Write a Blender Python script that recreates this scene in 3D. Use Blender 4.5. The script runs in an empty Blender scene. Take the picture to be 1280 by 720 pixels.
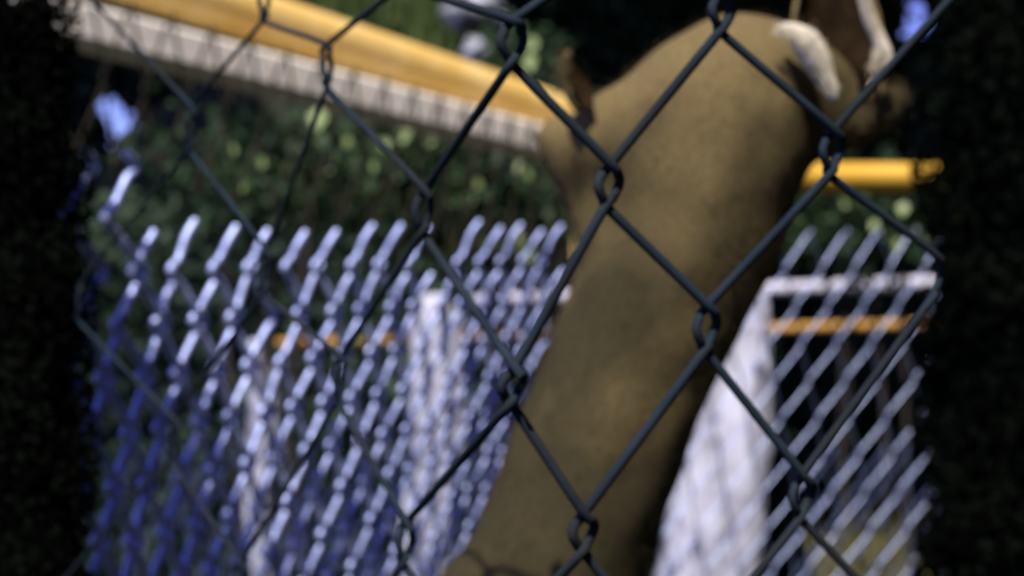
import bpy, bmesh, math, random
import numpy as np
from mathutils import Vector, Matrix, noise

random.seed(7)
rng = np.random.default_rng(11)
S = bpy.context.scene
C = S.collection
R = math.radians

# ------------------------------------------------------------------ camera
CAM_H, PITCH, FPX = 0.90, R(2.0), 1778.0
cam_d = bpy.data.cameras.new("camera")
cam = bpy.data.objects.new("camera", cam_d)
C.objects.link(cam)
cam.location = (0, 0, CAM_H)
cam.rotation_euler = (R(90) + PITCH, 0, 0)
cam_d.sensor_width = 36.0
cam_d.lens = 36.0 * FPX / 1280.0
cam_d.clip_start = 0.02
cam_d.clip_end = 2000
cam_d.dof.use_dof = True
cam_d.dof.focus_distance = 0.235
cam_d.dof.aperture_fstop = 18.0
S.camera = cam

# ------------------------------------------------------------------ world, sun, exposure
SUN_EL, SUN_AZ = 58.0, -163.0          # azimuth from +Y, negative is to the left
w = bpy.data.worlds.new("World")
S.world = w
w.use_nodes = True
nt = w.node_tree
bg = nt.nodes["Background"]
sky = nt.nodes.new("ShaderNodeTexSky")
sky.sky_type = 'NISHITA'
sky.sun_disc = False
sky.sun_elevation = R(SUN_EL)
sky.sun_rotation = R(SUN_AZ)
sky.ozone_density = 4.0
sky.air_density = 0.8
sky.dust_density = 0.1
sky.altitude = 800
hs = nt.nodes.new("ShaderNodeHueSaturation")
hs.inputs['Saturation'].default_value = 1.1
hs.inputs['Hue'].default_value = 0.54
nt.links.new(sky.outputs[0], hs.inputs['Color'])
nt.links.new(hs.outputs[0], bg.inputs['Color'])
bg.inputs['Strength'].default_value = 0.14
sd = bpy.data.lights.new("sun", 'SUN')
sd.energy = 4.2
sd.angle = R(0.5)
sd.color = (1.0, 0.96, 0.90)
sun = bpy.data.objects.new("sun", sd)
C.objects.link(sun)
sv = Vector((math.sin(R(SUN_AZ)) * math.cos(R(SUN_EL)), math.cos(R(SUN_AZ)) * math.cos(R(SUN_EL)), math.sin(R(SUN_EL))))
sun.rotation_euler = sv.to_track_quat('Z', 'Y').to_euler()
S.view_settings.view_transform = 'Standard'
S.view_settings.look = 'None'
S.view_settings.exposure = 0.7
S.view_settings.gamma = 1.0

# ------------------------------------------------------------------ helpers
FWD = Vector((0, math.cos(PITCH), math.sin(PITCH)))
UP = Vector((0, -math.sin(PITCH), math.cos(PITCH)))
RT = Vector((1, 0, 0))
CAM = Vector((0, 0, CAM_H))

def at(px, py, z):
    """place in the world seen at photo pixel px, py, z metres away"""
    return CAM + FWD * z + RT * ((px - 640) / FPX * z) + UP * ((360 - py) / FPX * z)

def lerp(a, b, t):
    return a + (b - a) * t

def tag(o, label=None, cat=None, group=None, kind=None):
    if label: o['label'] = label
    if cat: o['category'] = cat
    if group: o['group'] = group
    if kind: o['kind'] = kind
    return o

def empty(name, loc, label=None, cat=None, group=None):
    o = bpy.data.objects.new(name, None)
    o.empty_display_size = 0.05
    C.objects.link(o)
    o.location = loc
    return tag(o, label, cat, group)

def link(name, me, m, parent=None, smooth=True):
    if m: me.materials.append(m)
    if smooth:
        me.polygons.foreach_set('use_smooth', [True] * len(me.polygons))
    o = bpy.data.objects.new(name, me)
    C.objects.link(o)
    if parent is not None:
        o.parent = parent
        o.matrix_parent_inverse = Matrix.Translation(-Vector(parent.location)) if parent.parent is None else Matrix.Identity(4)
    return o

class MB:
    """collects world-space geometry and links it as one mesh object"""
    def __init__(s):
        s.v, s.f = [], []
    def tube(s, pts, rad, n=6, caps=True):
        pts = [Vector(p) for p in pts]
        m = len(pts)
        if not hasattr(rad, '__len__'): rad = [rad] * m
        base = len(s.v)
        prev = None
        for i, p in enumerate(pts):
            t = (pts[min(i + 1, m - 1)] - pts[max(i - 1, 0)]).normalized()
            if prev is None:
                a = Vector((0, 1, 0)) if abs(t.y) < 0.8 else Vector((1, 0, 0))
                x = t.cross(a).normalized()
            else:
                x = (prev - t * prev.dot(t)).normalized()
            prev = x
            y = t.cross(x)
            for k in range(n):
                a = 2 * math.pi * k / n
                s.v.append(p + (x * math.cos(a) + y * math.sin(a)) * rad[i])
        for i in range(m - 1):
            for k in range(n):
                a = base + i * n + k
                b = base + i * n + (k + 1) % n
                s.f.append((a, b, b + n, a + n))
        if caps:
            s.f.append(tuple(base + k for k in reversed(range(n))))
            s.f.append(tuple(base + (m - 1) * n + k for k in range(n)))
        return s
    def wire(s, P, rad, n=6):
        """fast tube for wires lying roughly in an upright plane facing the viewer"""
        P = np.array(P, float); m = len(P)
        T = np.empty_like(P); T[1:-1] = P[2:] - P[:-2]; T[0] = P[1] - P[0]; T[-1] = P[-1] - P[-2]
        T /= np.linalg.norm(T, axis=1)[:, None] + 1e-12
        X = np.cross(T, np.array([0.05, 1.0, 0.03])); X /= np.linalg.norm(X, axis=1)[:, None] + 1e-12
        Y = np.cross(T, X)
        a = np.arange(n) * 2 * math.pi / n
        V = P[:, None, :] + (X[:, None, :] * np.cos(a)[None, :, None] + Y[:, None, :] * np.sin(a)[None, :, None]) * rad
        i = np.arange(m - 1)[:, None] * n; k = np.arange(n)[None, :]; k2 = (k + 1) % n
        F = np.stack([i + k, i + k2, i + k2 + n, i + k + n], -1).reshape(-1, 4)
        s.v = V.reshape(-1, 3).tolist(); s.f = F.tolist()
        return s
    def build(s, name, m, parent=None, smooth=True):
        me = bpy.data.meshes.new(name)
        me.from_pydata([tuple(v) for v in s.v], [], s.f)
        me.update()
        return link(name, me, m, parent, smooth)

def spline(P, n=4):
    P = [Vector(p) for p in P]
    out = []
    for i in range(len(P) - 1):
        p0, p1, p2, p3 = P[max(i - 1, 0)], P[i], P[i + 1], P[min(i + 2, len(P) - 1)]
        for k in range(n):
            t = k / n
            out.append(0.5 * ((2 * p1) + (p2 - p0) * t + (2 * p0 - 5 * p1 + 4 * p2 - p3) * t * t + (3 * p1 - p0 - 3 * p2 + p3) * t ** 3))
    out.append(P[-1])
    return out

# ------------------------------------------------------------------ materials
def mat(name, c1, c2=None, scale=30, rough=0.7, metal=0.0, bump=0.0, bscale=None, stretch=(1, 1, 1), detail=4, lo=0.35, hi=0.65,
        spec=0.3, trans=0.0, c3=None, s3=6, rmix=0.5, low=False):
    m = bpy.data.materials.new(name)
    m.use_nodes = True
    n = m.node_tree.nodes
    L = m.node_tree.links
    b = n["Principled BSDF"]
    b.inputs['Roughness'].default_value = rough
    b.inputs['Metallic'].default_value = metal
    b.inputs['Specular IOR Level'].default_value = spec
    tc = n.new("ShaderNodeTexCoord")
    mp = n.new("ShaderNodeMapping")
    mp.inputs['Scale'].default_value = stretch
    L.new(tc.outputs['Object'], mp.inputs[0])
    nz = n.new("ShaderNodeTexNoise")
    nz.inputs['Scale'].default_value = scale
    nz.inputs['Detail'].default_value = detail
    L.new(mp.outputs[0], nz.inputs['Vector'])
    col = None
    if c2:
        r = n.new("ShaderNodeValToRGB")
        r.color_ramp.elements[0].position = lo
        r.color_ramp.elements[1].position = hi
        r.color_ramp.elements[0].color = (*c1, 1)
        r.color_ramp.elements[1].color = (*c2, 1)
        L.new(nz.outputs[0], r.inputs[0])
        col = r.outputs[0]
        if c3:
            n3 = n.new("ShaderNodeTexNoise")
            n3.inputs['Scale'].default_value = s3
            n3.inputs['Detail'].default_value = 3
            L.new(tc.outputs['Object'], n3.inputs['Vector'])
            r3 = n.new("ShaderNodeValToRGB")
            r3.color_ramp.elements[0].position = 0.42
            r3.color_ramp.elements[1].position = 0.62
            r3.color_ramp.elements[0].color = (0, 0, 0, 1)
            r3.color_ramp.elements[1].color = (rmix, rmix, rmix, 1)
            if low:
                # darker towards the lower neck by height, with a patchy border
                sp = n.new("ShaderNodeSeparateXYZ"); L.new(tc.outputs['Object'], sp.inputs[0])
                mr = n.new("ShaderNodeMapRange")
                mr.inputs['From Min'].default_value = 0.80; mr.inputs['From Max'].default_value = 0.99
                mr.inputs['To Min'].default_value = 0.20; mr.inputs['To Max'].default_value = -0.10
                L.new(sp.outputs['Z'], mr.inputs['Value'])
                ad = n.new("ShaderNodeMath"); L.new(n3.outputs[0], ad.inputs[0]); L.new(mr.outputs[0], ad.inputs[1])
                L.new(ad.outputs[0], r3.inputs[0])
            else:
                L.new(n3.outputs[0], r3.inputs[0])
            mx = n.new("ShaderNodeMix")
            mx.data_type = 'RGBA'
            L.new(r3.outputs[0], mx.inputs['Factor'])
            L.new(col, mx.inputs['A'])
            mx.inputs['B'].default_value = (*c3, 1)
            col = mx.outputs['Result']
        L.new(col, b.inputs['Base Color'])
    else:
        b.inputs['Base Color'].default_value = (*c1, 1)
    if bump:
        nb = n.new("ShaderNodeTexNoise")
        nb.inputs['Scale'].default_value = bscale or scale * 3
        nb.inputs['Detail'].default_value = 4
        L.new(mp.outputs[0], nb.inputs['Vector'])
        bp = n.new("ShaderNodeBump")
        bp.inputs['Strength'].default_value = 1.0
        bp.inputs['Distance'].default_value = bump
        L.new(nb.outputs[0], bp.inputs['Height'])
        L.new(bp.outputs[0], b.inputs['Normal'])
    if trans:
        out = n["Material Output"]
        tr = n.new("ShaderNodeBsdfTranslucent")
        if col is not None: L.new(col, tr.inputs['Color'])
        else: tr.inputs['Color'].default_value = (*c1, 1)
        ms = n.new("ShaderNodeMixShader")
        ms.inputs[0].default_value = trans
        L.new(b.outputs[0], ms.inputs[1])
        L.new(tr.outputs[0], ms.inputs[2])
        L.new(ms.outputs[0], out.inputs[0])
    return m

M_near = mat("old_dark_wire", (0.012, 0.019, 0.028), (0.020, 0.030, 0.040), 60, 0.9, 0.0, spec=0.06, c3=(0.022, 0.019, 0.014), s3=25)
M_zinc = mat("sky_tinted_galvanised_wire", (0.36, 0.42, 0.72), (0.50, 0.56, 0.84), 45, 0.55, 0.65, bump=0.0002, bscale=300)  # blue of the reflected sky mixed into the zinc colour
M_zinc2 = mat("dull_galvanised_wire", (0.16, 0.20, 0.36), (0.30, 0.34, 0.5), 45, 0.4, 0.85, bump=0.0004, bscale=400, spec=0.5)  # darker zinc, sky blue put into its colour too
M_zinc3 = mat("thin_galvanised_wire", (0.36, 0.42, 0.66), (0.50, 0.56, 0.78), 45, 0.45, 0.7)  # zinc of the right panel, with the same sky blue tint
M_unlit_wire = mat("unlit_dark_wire", (0.018, 0.017, 0.012), (0.045, 0.036, 0.022), 50, 0.85, 0.0, spec=0.1)  # dark colour stands in for the unlit upper part of the mesh
M_yellow = mat("yellow_paint", (0.82, 0.52, 0.13), (0.90, 0.64, 0.24), 22, 0.45, 0, bump=0.0008, bscale=160, c3=(0.74, 0.43, 0.10), s3=14)
M_yellow2 = mat("deep_yellow_paint", (0.66, 0.36, 0.035), (0.74, 0.42, 0.06), 12, 0.5, 0, bump=0.0006, bscale=120)
M_ochre = mat("ochre_paint", (0.50, 0.25, 0.04), (0.60, 0.31, 0.05), 12, 0.6, 0, c3=(0.2, 0.12, 0.04), s3=4)
M_board = mat("pale_timber", (0.74, 0.65, 0.52), (0.86, 0.78, 0.65), 30, 0.8, stretch=(0.3, 1, 3), bump=0.0006)
M_white = mat("weathered_white_timber", (0.15, 0.145, 0.19), (0.52, 0.50, 0.60), 26, 0.75, stretch=(1.6, 1.6, 0.22), bump=0.008, bscale=22, lo=0.36, hi=0.6, c3=(0.76, 0.76, 0.86), s3=26)  # white timber with lavender sky light tinted into its colour
M_rail = mat("white_rail_paint", (0.50, 0.47, 0.54), (0.66, 0.62, 0.70), 20, 0.7, bump=0.002)
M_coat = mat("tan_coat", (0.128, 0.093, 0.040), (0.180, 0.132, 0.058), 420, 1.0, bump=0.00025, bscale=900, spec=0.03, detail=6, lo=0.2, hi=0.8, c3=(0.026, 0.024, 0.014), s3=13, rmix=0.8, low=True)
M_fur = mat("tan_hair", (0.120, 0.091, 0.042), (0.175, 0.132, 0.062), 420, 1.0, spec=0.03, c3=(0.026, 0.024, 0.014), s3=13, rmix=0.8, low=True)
M_pale = mat("pale_ear_hair", (0.42, 0.35, 0.24), (0.66, 0.59, 0.46), 160, 0.85, spec=0.1)
M_earin = mat("dark_ear_skin", (0.014, 0.009, 0.005), (0.034, 0.020, 0.010), 120, 1.0, spec=0.0)
M_eardk = mat("brown_ear_back", (0.12, 0.085, 0.035), (0.20, 0.15, 0.07), 160, 0.9, spec=0.1)
M_nose = mat("black_nose_skin", (0.01, 0.01, 0.01), (0.025, 0.02, 0.018), 200, 0.35)
M_hoof = mat("dark_hoof", (0.02, 0.017, 0.014), (0.04, 0.033, 0.028), 80, 0.5)
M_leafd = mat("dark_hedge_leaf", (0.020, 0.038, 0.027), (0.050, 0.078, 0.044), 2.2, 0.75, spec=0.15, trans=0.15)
M_leafy = mat("near_black_leaf", (0.0020, 0.0028, 0.0022), (0.0045, 0.006, 0.004), 3, 1.0, spec=0.0)  # leaf colour blackened so shrubs and screen read as darkness
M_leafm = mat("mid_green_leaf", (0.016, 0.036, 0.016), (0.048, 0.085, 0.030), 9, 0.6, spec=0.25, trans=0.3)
M_leafb = mat("sunlit_leaf", (0.20, 0.29, 0.08), (0.42, 0.50, 0.20), 30, 0.5, spec=0.4, trans=0.35)  # leaves catching sun, their brightness painted into the colour
M_grass = mat("grass_blade", (0.05, 0.085, 0.02), (0.13, 0.17, 0.05), 14, 0.6, spec=0.3, trans=0.3)
M_olive = mat("olive_grass_blade", (0.17, 0.15, 0.04), (0.28, 0.25, 0.08), 14, 0.6, spec=0.2, trans=0.3)
M_rock = mat("grey_rock", (0.06, 0.06, 0.075), (0.42, 0.42, 0.47), 14, 0.85, bump=0.01, bscale=20, lo=0.4, hi=0.6)
M_bark = mat("dark_bark", (0.015, 0.012, 0.009), (0.04, 0.032, 0.024), 20, 0.9, stretch=(1, 1, 0.2), bump=0.006)
M_soil = mat("dark_soil", (0.012, 0.012, 0.008), (0.030, 0.028, 0.017), 2.5, 0.95, bump=0.02, bscale=9, c3=(0.02, 0.035, 0.012), s3=0.8)  # dark soil tone with greenish patches
M_post = mat("dark_painted_steel", (0.003, 0.003, 0.0035), (0.006, 0.006, 0.007), 40, 0.6, 0.2)

# ------------------------------------------------------------------ ground
bm = bmesh.new()
bmesh.ops.create_grid(bm, x_segments=150, y_segments=150, size=1.0)
for v in bm.verts:
    x, y = v.co.x, v.co.y
    X = math.copysign(abs(x) ** 3.0, x) * 900
    Y = math.copysign(abs(y) ** 3.0, y) * 900
    h = 0.03 * noise.noise(Vector((X * 0.8, Y * 0.8, 0))) if abs(X) < 30 and abs(Y) < 30 else 0
    v.co = (X, Y, h)
me = bpy.data.meshes.new("ground")
bm.to_mesh(me); bm.free()
tag(link("ground", me, M_soil), kind='structure')

# ------------------------------------------------------------------ foliage masses
def leaf_mesh(P, size, tilt_up=0.3, aspect=0.55):
    """n leaves (4-vertex folded diamonds) at the points P"""
    n = len(P)
    d = rng.normal(size=(n, 3)); d /= np.linalg.norm(d, axis=1)[:, None]
    u = rng.normal(size=(n, 3)); u[:, 2] += tilt_up
    u -= d * (u * d).sum(1)[:, None]; u /= np.linalg.norm(u, axis=1)[:, None]
    s = size * rng.uniform(0.6, 1.4, n)[:, None]
    a = P + d * s * 0.5; b = P + u * s * aspect * 0.5; c = P - d * s * 0.5; e = P - u * s * aspect * 0.5
    nrm = np.cross(d, u)
    a = a - nrm * s * 0.12; c = c - nrm * s * 0.12
    return np.stack([a, b, c, e], 1).reshape(-1, 3)

def leaves(name, P, size, m, parent=None, **k):
    V = leaf_mesh(P, size, **k)
    n = len(P)
    me = bpy.data.meshes.new(name)
    me.vertices.add(4 * n); me.vertices.foreach_set('co', V.ravel())
    me.loops.add(4 * n); me.loops.foreach_set('vertex_index', np.arange(4 * n))
    me.polygons.add(n); me.polygons.foreach_set('loop_start', np.arange(n) * 4)
    me.polygons.foreach_set('loop_total', np.full(n, 4))
    me.update(); me.validate()
    return link(name, me, m, parent, smooth=False)

# the two openings in the foliage where the sky shows
gaps = [((149, 158), (13, 20), -20), ((134, 136), (7, 11), -20), ((1146, 26), (10, 17), 20), ((236, 167), (1, 3), 0)]
def clear_gaps(P, m=13):
    Y = P[:, 1]
    keep = np.ones(len(P), bool)
    for (gx, gy), (rx, ry), rot in gaps:
        g = at(gx, gy, 4.6)
        # an opening that runs through the foliage away from the viewer's side
        k = Y / g.y
        cx = g.x * k; cz = CAM_H + (g.z - CAM_H) * k
        r1 = (rx + m) / FPX * Y; r2 = (ry + m) / FPX * Y
        keep &= (((P[:, 0] - cx) / r1) ** 2 + ((P[:, 2] - cz) / r2) ** 2) > 1
    return P[keep]

def slab(n, x0, x1, y0, y1, z0, z1, clump=1.0, amp=0.5):
    P = np.stack([rng.uniform(x0, x1, n), rng.uniform(y0, y1, n), rng.uniform(z0, z1, n)], 1)
    # clumps: push the front towards and away in lobes
    lob = np.sin(P[:, 0] * 5.1 * clump + 1.3 * np.sin(P[:, 2] * 4.0)) * np.sin(P[:, 2] * 6.3 * clump + 1.7 * np.sin(P[:, 0] * 3.0))
    P[:, 1] -= amp * 0.5 * (lob + 1) * rng.uniform(0.3, 1, n)
    return P

tag(leaves("hedge", clear_gaps(slab(120000, -3.4, 3.4, 4.6, 5.4, -0.02, 2.9)), 0.045, M_leafd),
    "dark green leafy hedge filling the shade behind the rails and posts", "hedge", kind='stuff')
tag(leaves("low_hedge", slab(34000, -1.7, 0.5, 3.25, 3.5, -0.02, 1.22, 1.2, 0.12), 0.035, M_leafd),
    "low dark hedge in front of the earth bank, behind the bright mesh", "hedge", kind='stuff')
tag(leaves("tall_hedge", clear_gaps(slab(110000, -3.6, 7, 5.9, 7.4, -0.02, 4.2, 0.7, 0.4)), 0.15, M_leafy),
    "nearly black tall evergreen screen rising behind the dark green hedge", "hedge", kind='stuff')
# added canopy, out of view, that keeps the hedge in shade
CP = slab(75000, -3.4, 6, 2.5, 7.6, 2.6, 3.8, 0.8, 0.0)
to_ = (3.1 - 1.7) / sv.z
CP = CP[((CP[:, 0] - (-0.28 + sv.x * to_)) / 0.48) ** 2 + ((CP[:, 1] - (3.6 + sv.y * to_)) / 0.48) ** 2 > 1]  # hole cut in the added canopy to let sun onto the bank
tag(leaves("added_canopy", CP, 0.12, M_leafd),
    "added unseen canopy shading the hedge at the back", "tree canopy", kind='stuff')
# added unseen trees, right and behind the viewer, darken what the wires reflect
def added_trees(name, n, box, label, trunks):
    t = empty(name, ((box[0] + box[1]) / 2, (box[2] + box[3]) / 2, 0), label, "tree")
    f = leaves("foliage", slab(n, *box, 0.8, 0.2), 0.15, M_leafd, t); f['kind'] = 'stuff'
    for x, y in trunks:
        MB().tube([(x, y, -0.03), (x + .05, y, 1.5), (x, y + .05, box[5] - 0.4)], [0.16, 0.12, 0.06], 10).build("trunk", M_bark, t)
added_trees("added_tree", 45000, (2.2, 4.6, -3.4, 3.6, 0.2, 4.8), "added unseen tree blocking light from the right of the enclosure", [(3.0, -1.5), (3.2, 1.2)])
added_trees("added_tree", 40000, (-1.8, 4.6, -4.6, -3.4, 0.2, 3.9), "added unseen tree blocking light from behind the viewer", [(0.2, -4.0), (2.4, -4.1)])
# added near-black shrubs that darken both side edges and hide mesh ends
for sx in (-1, 1):
    n = 130000
    EX, EY, RX, RY = (0.488, 0.97, 0.205, 0.13) if sx > 0 else (-0.273, 0.60, 0.098, 0.045)
    P = rng.normal(size=(n, 3)); P /= np.linalg.norm(P, axis=1)[:, None]
    def lump(Q): return 1 + 0.035 * np.sin(Q[:, 2:3] * 31 + Q[:, 0:1] * 5) * np.sin(Q[:, 0:1] * 7 + Q[:, 1:2] * 5) + 0.025 * np.sin(Q[:, 2:3] * 57 + 2 * Q[:, 1:2])
    sq = lambda Q: np.column_stack([Q[:, :2] * (1 / np.maximum(0.35, np.hypot(Q[:, 0], Q[:, 1])))[:, None] ** 0.75, np.sign(Q[:, 2]) * np.abs(Q[:, 2]) ** 0.8])
    P = sq(P) * lump(P) * rng.uniform(0.90, 1.03, (n, 1))
    SC, OF = np.array([RX, RY, 0.62 if sx < 0 else 0.75]), np.array([EX, EY, 0.50])
    P = P * SC + OF
    P = P[P[:, 2] > 0]
    t = empty("added_edge_shrub", (EX, EY, 0),
              "added near black shrub darkening the left edge, in front of the bright mesh" if sx < 0 else
              "added near black shrub darkening the right edge, in front of the level yellow rail", "shrub")
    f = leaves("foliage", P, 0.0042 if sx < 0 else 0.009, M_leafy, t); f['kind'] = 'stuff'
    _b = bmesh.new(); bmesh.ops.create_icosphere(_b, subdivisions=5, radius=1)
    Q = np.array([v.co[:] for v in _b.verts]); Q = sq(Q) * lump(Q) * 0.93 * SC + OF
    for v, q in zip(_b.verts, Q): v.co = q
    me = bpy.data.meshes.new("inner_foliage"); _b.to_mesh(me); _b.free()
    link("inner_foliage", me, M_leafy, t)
    MB().tube([(EX, EY, -0.02), (EX + .01, EY, 0.5), (EX - .01, EY, 0.85)], [0.016, 0.012, 0.005], 8).build("stem", M_bark, t)

# ------------------------------------------------------------------ leafy shrubs, some leaves coloured as sunlit
def leaf_shape(mb, p, d, u, s, wd):
    d = d.normalized(); u = (u - d * u.dot(d)).normalized(); n = d.cross(u)
    b = len(mb.v)
    prof = [(0, 0.02), (0.3, 0.42), (0.62, 0.36), (1.0, 0.0)]
    for t, h in prof:
        mb.v.append(p + d * t * s - n * 0.12 * s * t * t)
        mb.v.append(p + d * t * s + u * h * wd * s + n * 0.1 * h * s)
        mb.v.append(p + d * t * s - u * h * wd * s + n * 0.1 * h * s)
    for i in range(3):
        a = b + 3 * i
        mb.f.append((a, a + 3, a + 4, a + 1)); mb.f.append((a, a + 2, a + 5, a + 3))

def shrub(name, cx, cy, z, spots, label, group, nmid, spread, stems=5):
    """spots: places of the larger leaves coloured as sunlit; nmid small leaves around"""
    base = at(cx, 360, z); base.z = 0
    t = empty(name, base, label, "shrub", group)
    top = at(cx, cy, z)
    for k in range(stems):
        q = top + Vector((random.uniform(-1, 1) * spread[0] * 0.7, random.uniform(-.06, .06), random.uniform(-0.4, .7) * spread[2]))
        mid = base.lerp(q, 0.55) + Vector((random.uniform(-.05, .05), random.uniform(-.05, .05), 0))
        MB().tube(spline([base + Vector((random.uniform(-.04, .04), random.uniform(-.04, .04), -0.02)), mid, q], 4), [0.008] * 4 + [0.005] * 4 + [0.002], 6).build("stem", M_bark, t)
    n = nmid
    P = rng.normal(size=(n, 3)) * np.array(spread) * 0.6 + np.array(top)
    P = P[P[:, 2] > 0.03]
    f = leaves("foliage", P, 0.028, M_leafm, t, aspect=0.6); f['kind'] = 'stuff'
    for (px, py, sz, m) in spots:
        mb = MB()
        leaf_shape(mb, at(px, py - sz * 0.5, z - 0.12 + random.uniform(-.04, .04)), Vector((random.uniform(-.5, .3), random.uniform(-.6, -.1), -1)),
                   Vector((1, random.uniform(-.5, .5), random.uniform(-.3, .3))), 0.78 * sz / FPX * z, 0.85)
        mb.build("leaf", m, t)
    return t

b, mdl = M_leafb, M_leafm
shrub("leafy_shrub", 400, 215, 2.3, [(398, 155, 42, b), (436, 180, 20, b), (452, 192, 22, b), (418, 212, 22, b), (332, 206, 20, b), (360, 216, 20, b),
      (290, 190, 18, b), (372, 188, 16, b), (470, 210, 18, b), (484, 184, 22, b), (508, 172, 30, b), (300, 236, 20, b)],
      "shrub with leaves coloured as sunlit below the sloping yellow pipe, left of the deer", "shrubs behind the fence", 1500, (0.26, 0.10, 0.09))
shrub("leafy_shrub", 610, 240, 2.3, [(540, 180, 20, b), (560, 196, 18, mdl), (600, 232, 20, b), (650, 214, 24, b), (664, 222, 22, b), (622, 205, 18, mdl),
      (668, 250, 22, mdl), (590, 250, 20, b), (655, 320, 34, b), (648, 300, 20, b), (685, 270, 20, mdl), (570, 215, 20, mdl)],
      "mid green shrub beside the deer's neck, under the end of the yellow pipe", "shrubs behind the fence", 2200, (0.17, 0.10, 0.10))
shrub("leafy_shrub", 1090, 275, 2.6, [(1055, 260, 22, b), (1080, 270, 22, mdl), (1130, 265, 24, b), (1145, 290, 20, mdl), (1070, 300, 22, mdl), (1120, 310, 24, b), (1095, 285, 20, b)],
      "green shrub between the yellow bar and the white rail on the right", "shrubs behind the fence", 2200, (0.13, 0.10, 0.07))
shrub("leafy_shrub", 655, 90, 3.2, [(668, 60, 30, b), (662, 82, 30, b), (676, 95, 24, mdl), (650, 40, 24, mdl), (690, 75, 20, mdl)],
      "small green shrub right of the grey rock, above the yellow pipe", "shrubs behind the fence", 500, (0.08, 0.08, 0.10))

# ------------------------------------------------------------------ bank, rock and grass at the top
def grass(name, n, x0, x1, y0, y1, z, m, label, hgt):
    a, bq = at(x0, y1, z), at(x1, y1, z)
    mb = MB()
    for i in range(n):
        p = a.lerp(bq, random.random()) + Vector((0, random.uniform(-.1, .1), random.uniform(-0.05, (y1 - y0) / FPX * z * 0.5)))
        h = hgt * random.uniform(.5, 1.2)
        d = Vector((random.uniform(-.25, .25), random.uniform(-.3, .1), 1)) * h
        wv = Vector((random.uniform(.5, 1), random.uniform(-.8, .8), 0)).normalized() * h * 0.045
        k = len(mb.v)
        mb.v += [p - wv, p + wv, p + d * .55 + wv * .8, p + d * .55 - wv * .8, p + d + Vector((d.x * .4, d.y * .5, -0.1 * h))]
        mb.f += [(k, k + 1, k + 2, k + 3), (k + 3, k + 2, k + 4)]
    o = mb.build(name, m, None, False)
    return tag(o, label, "grass", kind='stuff')

# a low earth bank behind the sloping pipe; grass and the rock stand on it
bm = bmesh.new()
bmesh.ops.create_grid(bm, x_segments=40, y_segments=24, size=0.5)
for v in bm.verts:
    u_, w_ = v.co.x * 2, v.co.y * 2
    hh = 1.66 * max(0.0, (1 - abs(u_) ** 3)) * max(0.0, (1 - abs(w_) ** 3)) ** 0.8
    X = -0.55 + u_ * 0.95; Y = 3.85 + w_ * 0.42
    v.co = (X, Y, hh - 0.02 + 0.05 * noise.noise(Vector((X * 4, Y * 4, 1))))
me = bpy.data.meshes.new("earth_bank"); bm.to_mesh(me); bm.free()
tag(link("earth_bank", me, M_soil), kind='structure')
grass("bank_grass", 900, 360, 620, -20, 70, 3.75, M_grass, "sunlit green grass growing on the bank above the yellow pipe", 0.16)
grass("olive_grass", 420, 1030, 1160, 650, 790, 2.3, M_olive, "olive yellow grass tuft at the foot of the right hand mesh", 0.13)

def rock(name, px, py, z, rx, ry, label, seed, cut=None):
    bm = bmesh.new()
    bmesh.ops.create_icosphere(bm, subdivisions=4, radius=1)
    c = at(px, py, z)
    for v in bm.verts:
        q = v.co.copy()
        f = 1 + 0.30 * noise.noise(q * 1.7 + Vector((seed, 0, 0))) + 0.12 * noise.noise(q * 5 + Vector((0, seed, 0)))
        v.co = Vector((q.x * rx * f, q.y * rx * 0.8 * f, q.z * ry * f))
    me = bpy.data.meshes.new(name); bm.to_mesh(me); bm.free()
    o = link(name, me, M_rock); o.location = c
    return tag(o, label, "rock", "rocks on the bank")
rock("rock", 588, 14, 3.5, 0.085, 0.050, "larger grey rock on the grassy bank above the yellow pipe", 3)
rock("rock", 594, 62, 3.4, 0.030, 0.030, "small pale grey rock just over the yellow pipe's top edge", 8)

# ------------------------------------------------------------------ yellow pipes and pale boards
P0, P1 = at(60, -62, 1.45), at(880, 204, 2.25)
t = empty("sloping_rail", (P0.x, P0.y, 0), "thick yellow painted pipe rail sloping down behind the mesh at upper left", "rail")
n = 40
MB().tube([P0.lerp(P1, 0.80 * i / n) for i in range(n + 1)], 0.031, 20).build("pipe", M_yellow, t)
E = P0.lerp(P1, 0.76)
MB().tube([(E.x, E.y, -0.03), (E.x, E.y, E.z)], 0.03, 14).build("upright", M_yellow, t)
P2, P3 = at(742, 221, 2.10), at(1172, 223, 2.18)
t = empty("level_rail", (P3.x, P3.y, 0), "level orange yellow bar right of the deer's neck", "rail")
MB().tube([P2.lerp(P3, i / 10) for i in range(11)], 0.0225, 18).build("bar", M_yellow2, t)
MB().tube([(P2.x, P2.y + .0, -0.03), (P2.x, P2.y, P2.z - 0.02)], 0.022, 14).build("upright", M_yellow2, t)

def board(mb, a, c, h, d):
    """a plank whose front face has its top edge from a to c"""
    k = len(mb.v)
    ax = (c - a).normalized(); back = Vector((-ax.y, ax.x, 0)).normalized() * d
    if back.y < 0: back = -back
    dn = Vector((0, 0, -h))
    e = min(h, d) * 0.12
    for p in (a, c):
        for (bb, dd) in ((0, e), (e, 0), (d - e, 0), (d, e), (d, h - e), (d - e, h), (e, h), (0, h - e)):
            mb.v.append(p + back * (bb / d) + dn * (dd / h))
    for i in range(8):
        j = (i + 1) % 8
        mb.f.append((k + i, k + j, k + 8 + j, k + 8 + i))
    mb.f.append(tuple(k + i for i in reversed(range(8)))); mb.f.append(tuple(k + 8 + i for i in range(8)))

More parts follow.
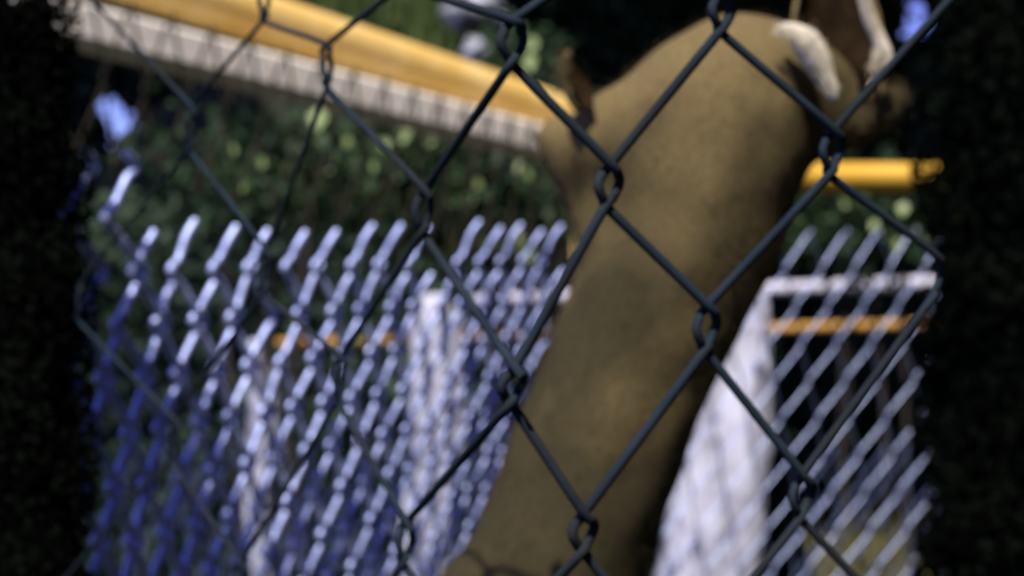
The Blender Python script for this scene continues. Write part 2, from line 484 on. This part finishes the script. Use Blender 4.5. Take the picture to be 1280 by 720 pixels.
t = empty("pale_beam", (at(380, 100, 1.75).x, 1.8, 0), "pale beige timber beam running just below the sloping yellow pipe", "beam")
A = at(40, -16, 1.35); B = at(760, 176, 1.96)
for i in range(3):
    mb = MB()
    board(mb, A.lerp(B, i / 3) + Vector((0, 0, 0.0)), A.lerp(B, (i + 1) / 3 - 0.004), 0.039, 0.05)
    mb.build("board", M_board, t, False)
for i in (1.06,):
    q = A.lerp(B, i)
    MB().tube([(q.x, q.y + .045, -0.03), (q.x, q.y + .045, q.z - 0.048)], 0.02, 10).build("support", M_post, t)

# ------------------------------------------------------------------ white posts, white rail, ochre rail at the back
def rough_post(name, prof, z, label, group):
    """prof: list of (py, left px, right px)"""
    cx = sum((l + r) / 2 for _, l, r in prof) / len(prof)
    base = at(cx, 360, z); base.z = 0
    t = empty(name, base, label, "post", group)
    bm = bmesh.new()
    N = 28
    rows = []
    ys = [p[0] for p in prof]
    steps = 70
    for i in range(steps + 1):
        py = lerp(ys[0], ys[-1], i / steps)
        l = np.interp(py, ys, [p[1] for p in prof]); r = np.interp(py, ys, [p[2] for p in prof])
        c = at((l + r) / 2, py, z); rad = (r - l) / 2 / FPX * z
        if i == steps: c.z = min(c.z, -0.02)
        ring = []
        for k in range(N):
            a = 2 * math.pi * k / N
            q = Vector((math.copysign(abs(math.cos(a)) ** 0.5, math.cos(a)), math.copysign(abs(math.sin(a)) ** 0.5, math.sin(a)) * 0.6, 0))
            f = 1 + 0.16 * noise.noise(Vector((q.x * 2.4, q.y * 2.4, c.z * 2.2 + cx))) + 0.08 * noise.noise(Vector((q.x * 9, q.y * 9, c.z * 9)))
            top = 1 if i > 2 else (0.55, 0.82, 0.95)[i]
            ring.append(bm.verts.new(c + q * rad * f * top))
        rows.append(ring)
    for i in range(steps):
        for k in range(N):
            bm.faces.new((rows[i][k], rows[i + 1][k], rows[i + 1][(k + 1) % N], rows[i][(k + 1) % N]))
    bm.faces.new(rows[0]); bm.faces.new(list(reversed(rows[-1])))
    bmesh.ops.recalc_face_normals(bm, faces=bm.faces)
    me = bpy.data.meshes.new("shaft"); bm.to_mesh(me); bm.free()
    link("shaft", me, M_white, t)
    return t
G = "rough white posts behind the mesh"
rough_post("white_post", [(368, 520, 566), (400, 516, 576), (560, 512, 584), (660, 500, 566), (760, 490, 550), (900, 478, 536), (1100, 470, 520)], 2.9,
           "rough white weathered post standing close left of the deer's neck", G)
rough_post("white_post", [(425, 308, 330), (470, 312, 346), (560, 312, 350), (700, 303, 342), (900, 296, 336), (1100, 290, 330)], 3.0,
           "narrowest white post, leftmost, rising between bright mesh wires", G)
rough_post("white_post", [(340, 905, 958), (450, 880, 962), (560, 850, 964), (720, 820, 948), (900, 800, 940), (1100, 790, 930)], 2.8,
           "broadest white post, half hidden behind the right side of the deer's neck", G)
def rail(name, a, c, r, m, label, cat="rail"):
    t = empty(name, (a.x, a.y, 0), label, cat)
    n = 12
    MB().tube([a.lerp(c, i / n) for i in range(n + 1)], r, 12).build("bar", m, t)
    for q in (a.lerp(c, 0.38),):
        MB().tube([(q.x, q.y + 2.2 * r, -.03), (q.x, q.y + 2.2 * r, q.z + r)], 0.018, 8).build("upright", M_post, t)
rail("white_rail", at(586, 376, 3.05), at(1330, 347, 3.05), 0.0140, M_rail, "level white rail joining the two white posts nearest the deer")
rail("ochre_rail", at(345, 430, 3.25), at(1330, 400, 3.25), 0.0115, M_ochre, "thin ochre yellow rail lower down, running behind the white posts")

# ------------------------------------------------------------------ chain-link weaving
def np_spline(P, n):
    P = np.array(P, float); Q = np.vstack([P[:1], P, P[-1:]])
    p0, p1, p2, p3 = Q[:-3, None], Q[1:-2, None], Q[2:-1, None], Q[3:, None]
    t = (np.arange(n) / n)[None, :, None]
    o = 0.5 * (2 * p1 + (p2 - p0) * t + (2 * p0 - 5 * p1 + 4 * p2 - p3) * t ** 2 + (3 * p1 - p0 - 3 * p2 + p3) * t ** 3)
    return np.vstack([o.reshape(-1, 3), P[-1:]])

def weave(node, k, r0, r1, rad, hook, front, sides=6, sub=3, tw=1.0):
    """one zigzag wire of a chain-link mesh, between half columns k and k+1, rows r0..r1"""
    pts = []
    for r in range(r0, r1 + 1):
        c = k if (k + r) % 2 == 0 else k + 1
        p = node(c, r)
        dn = (node(c, r + 2) - p) * 0.5 * tw
        s = -1.0 if c == k else 1.0        # turning left or right
        other = (node(c + 2, r) - p) * 0.5
        hx = other.normalized() * hook * s
        d = front * (-s)                      # the right-hand wire passes in front at its left turn
        if r == r0 and r0 >= 0:
            g_ = random.uniform(0.0, 0.35)
            pts += [p + hx * 0.7 + (dn - other) * g_, p - hx * 0.6 + (dn - other * 1.0) * (0.12 + g_) + dn * 0.2 - d * 0.4] if s > 0 else [p, p - hx * 0.6 + dn * 0.37]
            continue
        pts += [p - hx * 0.35 - dn * 0.13 - d * 0.6, p + hx * 0.75 + dn * 0.0 + d * 0.2, p + hx + dn * 0.10 + d, p + hx * 0.35 + dn * 0.24 + d * 0.3, p - hx * 0.6 + dn * 0.37 - d * 0.4]
    return MB().wire(np_spline(pts, sub), rad, sides)

# near mesh: measured knots
rowsN = {
 -1: {0: (240, -160), 2: (420, -180), 4: (640, -210), 6: (930, -215), 8: (1200, -240)},
 0: {-1: (120, -40), 1: (330, -10), 3: (500, -48), 5: (775, -95), 7: (1050, -140), 9: (1330, -180)},
 1: {0: (238, 145), 2: (408, 70), 4: (640, 40), 6: (903, 2), 8: (1183, -28)},
 2: {-1: (105, 360), 1: (332, 325), 3: (530, 250), 5: (762, 218), 7: (1041, 176), 9: (1300, 130)},
 3: {0: (216, 535), 2: (425, 460), 4: (642, 468), 6: (884, 396), 8: (1166, 332)},
 4: {-1: (60, 760), 1: (300, 715), 3: (508, 665), 5: (730, 652), 7: (1003, 606), 9: (1280, 540)},
 5: {0: (180, 900), 2: (400, 860), 4: (590, 850), 6: (850, 850), 8: (1130, 800)},
 6: {-1: (60, 1100), 1: (260, 1080), 3: (470, 1060), 5: (700, 1060), 7: (970, 1050), 9: (1250, 980)},
 7: {0: (160, 1280), 2: (380, 1270), 4: (590, 1270), 6: (830, 1260), 8: (1100, 1230)},
 8: {-1: (60, 1480), 1: (260, 1470), 3: (470, 1460), 5: (700, 1460), 7: (970, 1450), 9: (1250, 1400)},
 9: {0: (160, 1680), 2: (380, 1670), 4: (590, 1670), 6: (830, 1660), 8: (1100, 1630)},
 10: {1: (260, 1870), 3: (470, 1860), 5: (700, 1860), 7: (970, 1850)}, -2: {},
}
def near_node(c, r, first=True):
    if first: c -= 1
    d = rowsN.get(r, {})
    if c in d: px, py = d[c]
    else:
        if r >= 9 or r <= -1:
            q = near_node(c, r - 2 if r >= 9 else r + 2, False)
            return q + Vector((0, 0, -0.071 if r >= 9 else 0.071))
        ks = sorted(d)
        if c > ks[-1]:
            px = d[ks[-1]][0] + (c - ks[-1]) * 138; py = d[ks[-1]][1] - (c - ks[-1]) * 18
        else:
            px = d[ks[0]][0] - (ks[0] - c) * 105; py = d[ks[0]][1] + (ks[0] - c) * 10
    z = min(0.54, 0.325 - (0.24 if px < 640 else -0.02) * (px - 640) / 640)
    return at(px, py, z)
tN = empty("near_mesh", (0, 0.33, 0), "dark out of focus diamond mesh of thick wire close in front of the deer", "wire fence")
for k in range(0, 9):
    weave(near_node, k, -2, 8, (0.00075, 0.00075, 0.0008, 0.0009, 0.0011, 0.0012, 0.0012, 0.0011, 0.0010)[k], 0.0026, Vector((0, -0.0016, 0)), 8, 3, 0.62).build("wire", M_near, tN)

# middle mesh, seen very obliquely
XC = [-20, 36, 89, 141, 194, 245, 295, 341, 385, 427, 467, 504, 538, 570, 600, 628, 655, 681, 707, 733, 760]   # column lines at y=265
def xcol(h):                      # h half columns from 0
    i = h / 2.0
    return float(np.interp(i, range(len(XC)), XC)) if i <= len(XC) - 1 else XC[-1] + (i - len(XC) + 1) * 27
def mid_node(c, r):
    x = xcol(c)
    t = (x - 245) / 355.0
    dy = lerp(63.5, 50, min(max(t, -0.3), 1.2))
    y = 268 + r * dy + t * 6
    s = lerp(0.03, -0.17, t)
    px = x + s * (y - 265) + 2.2 * math.sin(c * 1.7 + r * 0.9)
    z = 0.70 + 0.24 * (x - 130) / 570
    px -= 0.00006 * max(0, y - 265) ** 2
    return at(px, y, z)
tM = empty("oblique_mesh", (0.0, 0.8, 0), "bright galvanised diamond mesh tinted with sky blue, seen edge on, left of the deer", "wire fence")
for k in range(0, 37):
    r0 = (-1 if k % 2 == 0 else 0) if k < 8 else (1 if k % 2 == 0 else 0)
    if k in (5, 14, 25): r0 += 2
    weave(mid_node, k, r0, 10, 0.00245 - 0.00003 * (k - 5), 0.0034, Vector((0, -0.0024, 0)), 7, 2, 1.0).build("wire", M_zinc, tM)
def upper_node(c, r):
    x = xcol(c)
    y = 12 + (x - 172) * 0.285 + r * 98
    px = x + 14 - 0.10 * (y - 120)
    d = 1 / (1 / A.y + (1 / B.y - 1 / A.y) * (px - 40) / 720.0) - 0.03
    return at(px, y, d)
tU = empty("upper_mesh", (0.0, 1.6, 0), "diamond mesh coloured dark as unlit, hanging from the yellow pipe, across the pale beam", "wire fence")
for k in range(4, 40):
    weave(upper_node, k, 0, 2, 0.0019, 0.0022, Vector((0, -0.002, 0)), 6, 2, 0.5).build("wire", M_unlit_wire, tU)

# right panel
def right_node(c, r):
    x = 930 + c * 21.5
    y = 288 + r * 47 - (x - 1020) * 0.02
    s = -0.235 - (y - 288) * 0.00008
    px = x + s * (y - 288) + 1.6 * math.sin(c * 1.3 + r * 1.1)
    z = 1.12 + 0.0007 * (x - 1020)
    return at(px, y, z)
tR = empty("right_mesh", (0.3, 1.15, 0), "fine sky tinted diamond mesh of thin wires, right of the deer's neck", "wire fence")
for k in range(0, 50):
    weave(right_node, k, 0, 17, 0.00082, 0.0012, Vector((0, -0.0011, 0)), 5, 2, 0.4).build("wire", M_zinc3, tR)

# a further mesh behind, low down: the doubled wires
def back_node(c, r):
    x = 100 + c * 15.0
    y = 600 + r * 40
    t = (x - 245) / 355.0
    s = lerp(-0.10, -0.24, min(t, 1.6))
    px = x + s * (y - 560)
    return at(px, y, 1.5)
tB = empty("rear_mesh", (0, 1.5, 0), "dull low mesh farther back, doubling the wires along the bottom", "wire fence")
for k in list(range(4, 36)) + list(range(62, 92)):
    weave(back_node, k, -1, 16, 0.0010, 0.0012, Vector((0, -0.0012, 0)), 4, 2, 0.35).build("wire", M_zinc2, tB)

# ------------------------------------------------------------------ the deer
DZ = 0.56
_b = bmesh.new(); bmesh.ops.create_icosphere(_b, subdivisions=2, radius=1)
ICO_V = [v.co.copy() for v in _b.verts]; ICO_F = [tuple(v.index for v in f.verts) for f in _b.faces]; _b.free()
def blob_chain(bm, pts):
    """pts: list of (centre, radius[, depth scale]) joined by dense spheres"""
    for i in range(len(pts) - 1):
        a, b = pts[i], pts[i + 1]
        n = max(2, int((a[0] - b[0]).length / (min(a[1], b[1]) * 0.22)))
        for k in range(n + 1):
            t = k / n
            c = a[0].lerp(b[0], t); r = lerp(a[1], b[1], t)
            o_ = len(bm.v)
            bm.v += [c + q * r for q in ICO_V]
            bm.f += [(a_ + o_, b_ + o_, c_ + o_) for a_, b_, c_ in ICO_F]
def px(n): return n / FPX * DZ
D = lambda x, y, r, dz=0.0: (at(x, y, DZ + dz), px(r))
bm = MB()
neck = [D(500, 1150, 190, 0.05), D(590, 920, 158, 0.015), D(688, 725, 117), D(744, 570, 112), D(786, 460, 110), D(836, 350, 113), D(872, 255, 124), D(893, 165, 128), D(915, 130, 112)]
blob_chain(bm, neck)
# crown, cheeks and the muzzle, which points away from the fence
blob_chain(bm, [D(868, 130, 92), D(930, 95, 84), D(1000, 110, 70)])
blob_chain(bm, [D(880, 190, 118), D(790, 172, 74), D(722, 188, 46), D(690, 168, 26)])
blob_chain(bm, [D(720, 190, 44), D(728, 250, 28), D(775, 300, 60)])
blob_chain(bm, [D(985, 130, 66), D(1062, 150, 44), D(1100, 140, 30)])
blob_chain(bm, [D(910, 140, 105), D(925, 150, 82, 0.06), D(935, 175, 55, 0.11), D(938, 185, 42, 0.14)])
# trunk below the frame, parallel to the fence, and legs
sh = at(500, 1150, DZ + 0.06)
hip = sh + Vector((-0.10, 0.36, -0.04))
blob_chain(bm, [(sh + Vector((0, 0, -0.02)), 0.070), (sh + Vector((-0.03, 0.10, -0.055)), 0.084), (sh + Vector((-0.06, 0.22, -0.045)), 0.078), (hip, 0.080), (hip + Vector((-0.01, 0.05, 0.0)), 0.060)])
def leg(a, pts):
    blob_chain(bm, [(a + Vector((0, -p[0], p[2])), r) for p, r in pts])
zf = sh.z
for dy in (-0.035, 0.045):
    f0 = Vector((sh.x + dy, sh.y + 0.01, 0))
    leg(f0, [((-0.01, 0, zf - .03), .048), ((-0.015, 0, zf - .14), .027), ((0.005, 0, zf * 0.42), .0165), ((0, 0, 0.08), .010), ((0.012, 0, 0.035), .012)])
    h0 = Vector((hip.x + dy, hip.y + 0.02, 0))
    leg(h0, [((0, 0, zf - .03), .058), ((0.03, 0, zf * .62), .036), ((-0.045, 0, zf * .40), .0175), ((-0.03, 0, .09), .011), ((-0.018, 0, .035), .0125)])
me = bpy.data.meshes.new("tmp"); me.from_pydata([tuple(v) for v in bm.v], [], bm.f); me.update()
tmp = bpy.data.objects.new("tmp", me); C.objects.link(tmp)
rm = tmp.modifiers.new("r", 'REMESH'); rm.mode = 'VOXEL'; rm.voxel_size = 0.0042
sm = tmp.modifiers.new("s", 'SMOOTH'); sm.factor = 0.6; sm.iterations = 9
dg = bpy.context.evaluated_depsgraph_get()
body_me = bpy.data.meshes.new_from_object(tmp.evaluated_get(dg))
bpy.data.objects.remove(tmp)
body_me.materials.clear()
for v in body_me.vertices:
    if v.co.z > 0.70: v.co += v.normal * 0.0016 * noise.noise(v.co * 45)
deer = empty("deer", (sh.x - 0.1, sh.y, 0), "tan short haired deer with a long thick neck, head turned away behind the wire", "deer")
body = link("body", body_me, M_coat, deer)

# short coat hair on neck and head
nv = len(body_me.vertices)
co = np.empty(nv * 3); body_me.vertices.foreach_get('co', co); co = co.reshape(-1, 3)
no = np.empty(nv * 3); body_me.vertices.foreach_get('normal', no); no = no.reshape(-1, 3)
sel = np.where((co[:, 2] > at(600, 800, DZ).z) & (no[:, 1] < 0.35))[0]
idx = rng.choice(sel, 35000)
p = co[idx] + rng.normal(size=(35000, 3)) * 0.0016
nn = no[idx]
flow = np.array([-0.42, 0.05, -0.9])
d = flow - nn * (nn @ flow)[:, None]
d /= np.linalg.norm(d, axis=1)[:, None] + 1e-6
d = d * 0.8 + nn * 0.5 + rng.normal(size=d.shape) * 0.3
Lh = rng.uniform(0.0008, 0.0022, 35000)[:, None]
side = np.cross(d, nn); side /= np.linalg.norm(side, axis=1)[:, None] + 1e-6
V = np.stack([p - side * 0.00012, p + side * 0.00012, p + d * Lh], 1).reshape(-1, 3)
me = bpy.data.meshes.new("coat_hair")
n = 35000
me.vertices.add(3 * n); me.vertices.foreach_set('co', V.ravel())
me.loops.add(3 * n); me.loops.foreach_set('vertex_index', np.arange(3 * n))
me.polygons.add(n); me.polygons.foreach_set('loop_start', np.arange(n) * 3); me.polygons.foreach_set('loop_total', np.full(n, 3))
me.update(); me.validate()
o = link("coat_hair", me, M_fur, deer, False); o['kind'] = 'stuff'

def ear(base, tip, width, openv, m_out, label=None, depth=0.35):
    """cupped leaf-shaped ear, open towards openv"""
    ax = tip - base; L = ax.length; ax.normalize()
    op = (openv - ax * openv.dot(ax)).normalized()
    sd_ = ax.cross(op)
    def shell(k0, dd):
        mb = MB()
        nu, nvv = 14, 12
        for i in range(nu + 1):
            u = i / nu
            wd = width * math.sin(math.pi * min(1, 0.16 + 0.84 * u)) ** 0.75 * (1 if u < .6 else 1 - 0.35 * (u - .6))
            for j in range(nvv + 1):
                a = -1.45 + 2.9 * j / nvv
                mb.v.append(base + ax * (L * u) + sd_ * (wd * k0 * math.sin(a)) - op * (wd * depth * 1.7 * k0 * math.cos(a) - dd))
        for i in range(nu):
            for j in range(nvv):
                q = i * (nvv + 1) + j
                mb.f.append((q, q + 1, q + nvv + 2, q + nvv + 1))
        return mb
    e = shell(1.0, 0.0).build("ear", m_out, deer)
    if label: e['label'] = label
    so = e.modifiers.new("thickness", 'SOLIDIFY'); so.thickness = 0.0016
    inn = shell(0.90, 0.0018).build("ear_lining", M_earin, None)
    inn.parent = e
    return e, ax, op, sd_, L

def strands(name, m, parent, rows):
    """tufts of hair: rows of (from, to, count, length vector, spread, width)"""
    mb = MB()
    for a, b_, n, lv, sp, wd in rows:
        for i in range(n):
            q = a.lerp(b_, random.random()) + Vector([random.gauss(0, sp) for _ in range(3)])
            l = lv * random.uniform(.5, 1.2) + Vector([random.gauss(0, lv.length * .18) for _ in range(3)])
            k = len(mb.v)
            s_ = Vector((random.uniform(-1, 1), 0, random.uniform(-1, 1))).normalized() * wd
            mb.v += [q - s_, q + s_, q + l]
            mb.f.append((k, k + 1, k + 2))
    o = mb.build(name, m, None, False)
    o.parent = parent
    o['kind'] = 'stuff'
    return o

# right ear: opens to the viewer, pale tuft inside, pale rim
e, ax, op, sd_, L = ear(at(1058, 165, DZ - 0.014), at(1038, -95, DZ - 0.004), px(55), Vector((0.05, -1, 0.05)), M_eardk, "large ear held up, pale tufted inside")
Z1 = DZ - 0.036
def fold(pts, rad):
    o = MB().tube(spline([at(x, y, Z1 + 0.003) for x, y in pts], 5), [px(v) for v in np.interp(np.linspace(0, 1, 5 * (len(pts) - 1) + 1), np.linspace(0, 1, len(rad)), rad)], 14).build("ear_fold", M_pale, None)
    o.parent = e
fold([(978, 32), (994, 40), (1008, 54), (1022, 78), (1036, 108), (1044, 128)], [4, 11, 18, 17, 10, 3])
fold([(1066, -90), (1074, -30), (1084, 15), (1098, 48), (1106, 74), (1098, 98), (1086, 112)], [4, 6, 8, 9, 10, 8, 3])
strands("ear_tuft", M_pale, e, [
    (at(1006, 42, Z1), at(1018, 66, Z1), 900, Vector((0.0010, -0.001, -0.002)), 0.0016, 0.00016),
    (at(1018, 66, Z1), at(1040, 112, Z1), 1200, Vector((0.0010, -0.001, -0.002)), 0.0011, 0.00014),
    (at(968, 34, Z1), at(1000, 44, Z1), 400, Vector((0.0015, -0.001, -0.002)), 0.0011, 0.00014)])
strands("ear_rim_hair", M_pale, e, [
    (at(1072, -60, Z1), at(1088, 20, Z1), 1400, Vector((0.0004, 0, -0.002)), 0.0006, 0.00014),
    (at(1088, 20, Z1), at(1102, 60, Z1), 1200, Vector((0.0004, 0, -0.002)), 0.0007, 0.00014),
    (at(1102, 60, Z1), at(1094, 84, Z1), 1100, Vector((-0.0004, 0, -0.002)), 0.0010, 0.00014)])
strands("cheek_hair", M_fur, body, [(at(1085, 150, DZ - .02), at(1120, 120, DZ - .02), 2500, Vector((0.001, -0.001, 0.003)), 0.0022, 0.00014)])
# left ear: small, edge on, dark slit
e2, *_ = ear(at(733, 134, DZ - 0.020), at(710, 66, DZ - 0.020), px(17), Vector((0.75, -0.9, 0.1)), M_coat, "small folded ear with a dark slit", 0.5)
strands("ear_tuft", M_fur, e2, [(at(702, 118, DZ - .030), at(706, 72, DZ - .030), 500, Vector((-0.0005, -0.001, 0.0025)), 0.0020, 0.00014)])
# face on the far side: eyes, nose
for (x, y) in ((860, 130), (1000, 130)):
    bm = bmesh.new(); bmesh.ops.create_uvsphere(bm, u_segments=16, v_segments=12, radius=0.0075, matrix=Matrix.Translation(at(x, y, DZ + 0.062)))
    me = bpy.data.meshes.new("eye"); bm.to_mesh(me); bm.free(); link("eye", me, M_nose, deer)
bm = bmesh.new(); bmesh.ops.create_uvsphere(bm, u_segments=16, v_segments=12, radius=0.010, matrix=Matrix.Translation(at(938, 178, DZ + 0.150)))
me = bpy.data.meshes.new("nose"); bm.to_mesh(me); bm.free(); link("nose", me, M_nose, deer)
for dy in (-0.035, 0.045):
    for bx, by, ox in ((sh.x, sh.y + 0.01, 0.018), (hip.x, hip.y + 0.02, -0.012)):
        mb = MB(); q = Vector((bx + dy, by - ox, 0))
        mb.tube([q + Vector((0, -0.006, 0.0)), q + Vector((0, -0.002, 0.02)), q + Vector((0, 0.002, 0.038))], [0.015, 0.013, 0.010], 12).build("hoof", M_hoof, deer)
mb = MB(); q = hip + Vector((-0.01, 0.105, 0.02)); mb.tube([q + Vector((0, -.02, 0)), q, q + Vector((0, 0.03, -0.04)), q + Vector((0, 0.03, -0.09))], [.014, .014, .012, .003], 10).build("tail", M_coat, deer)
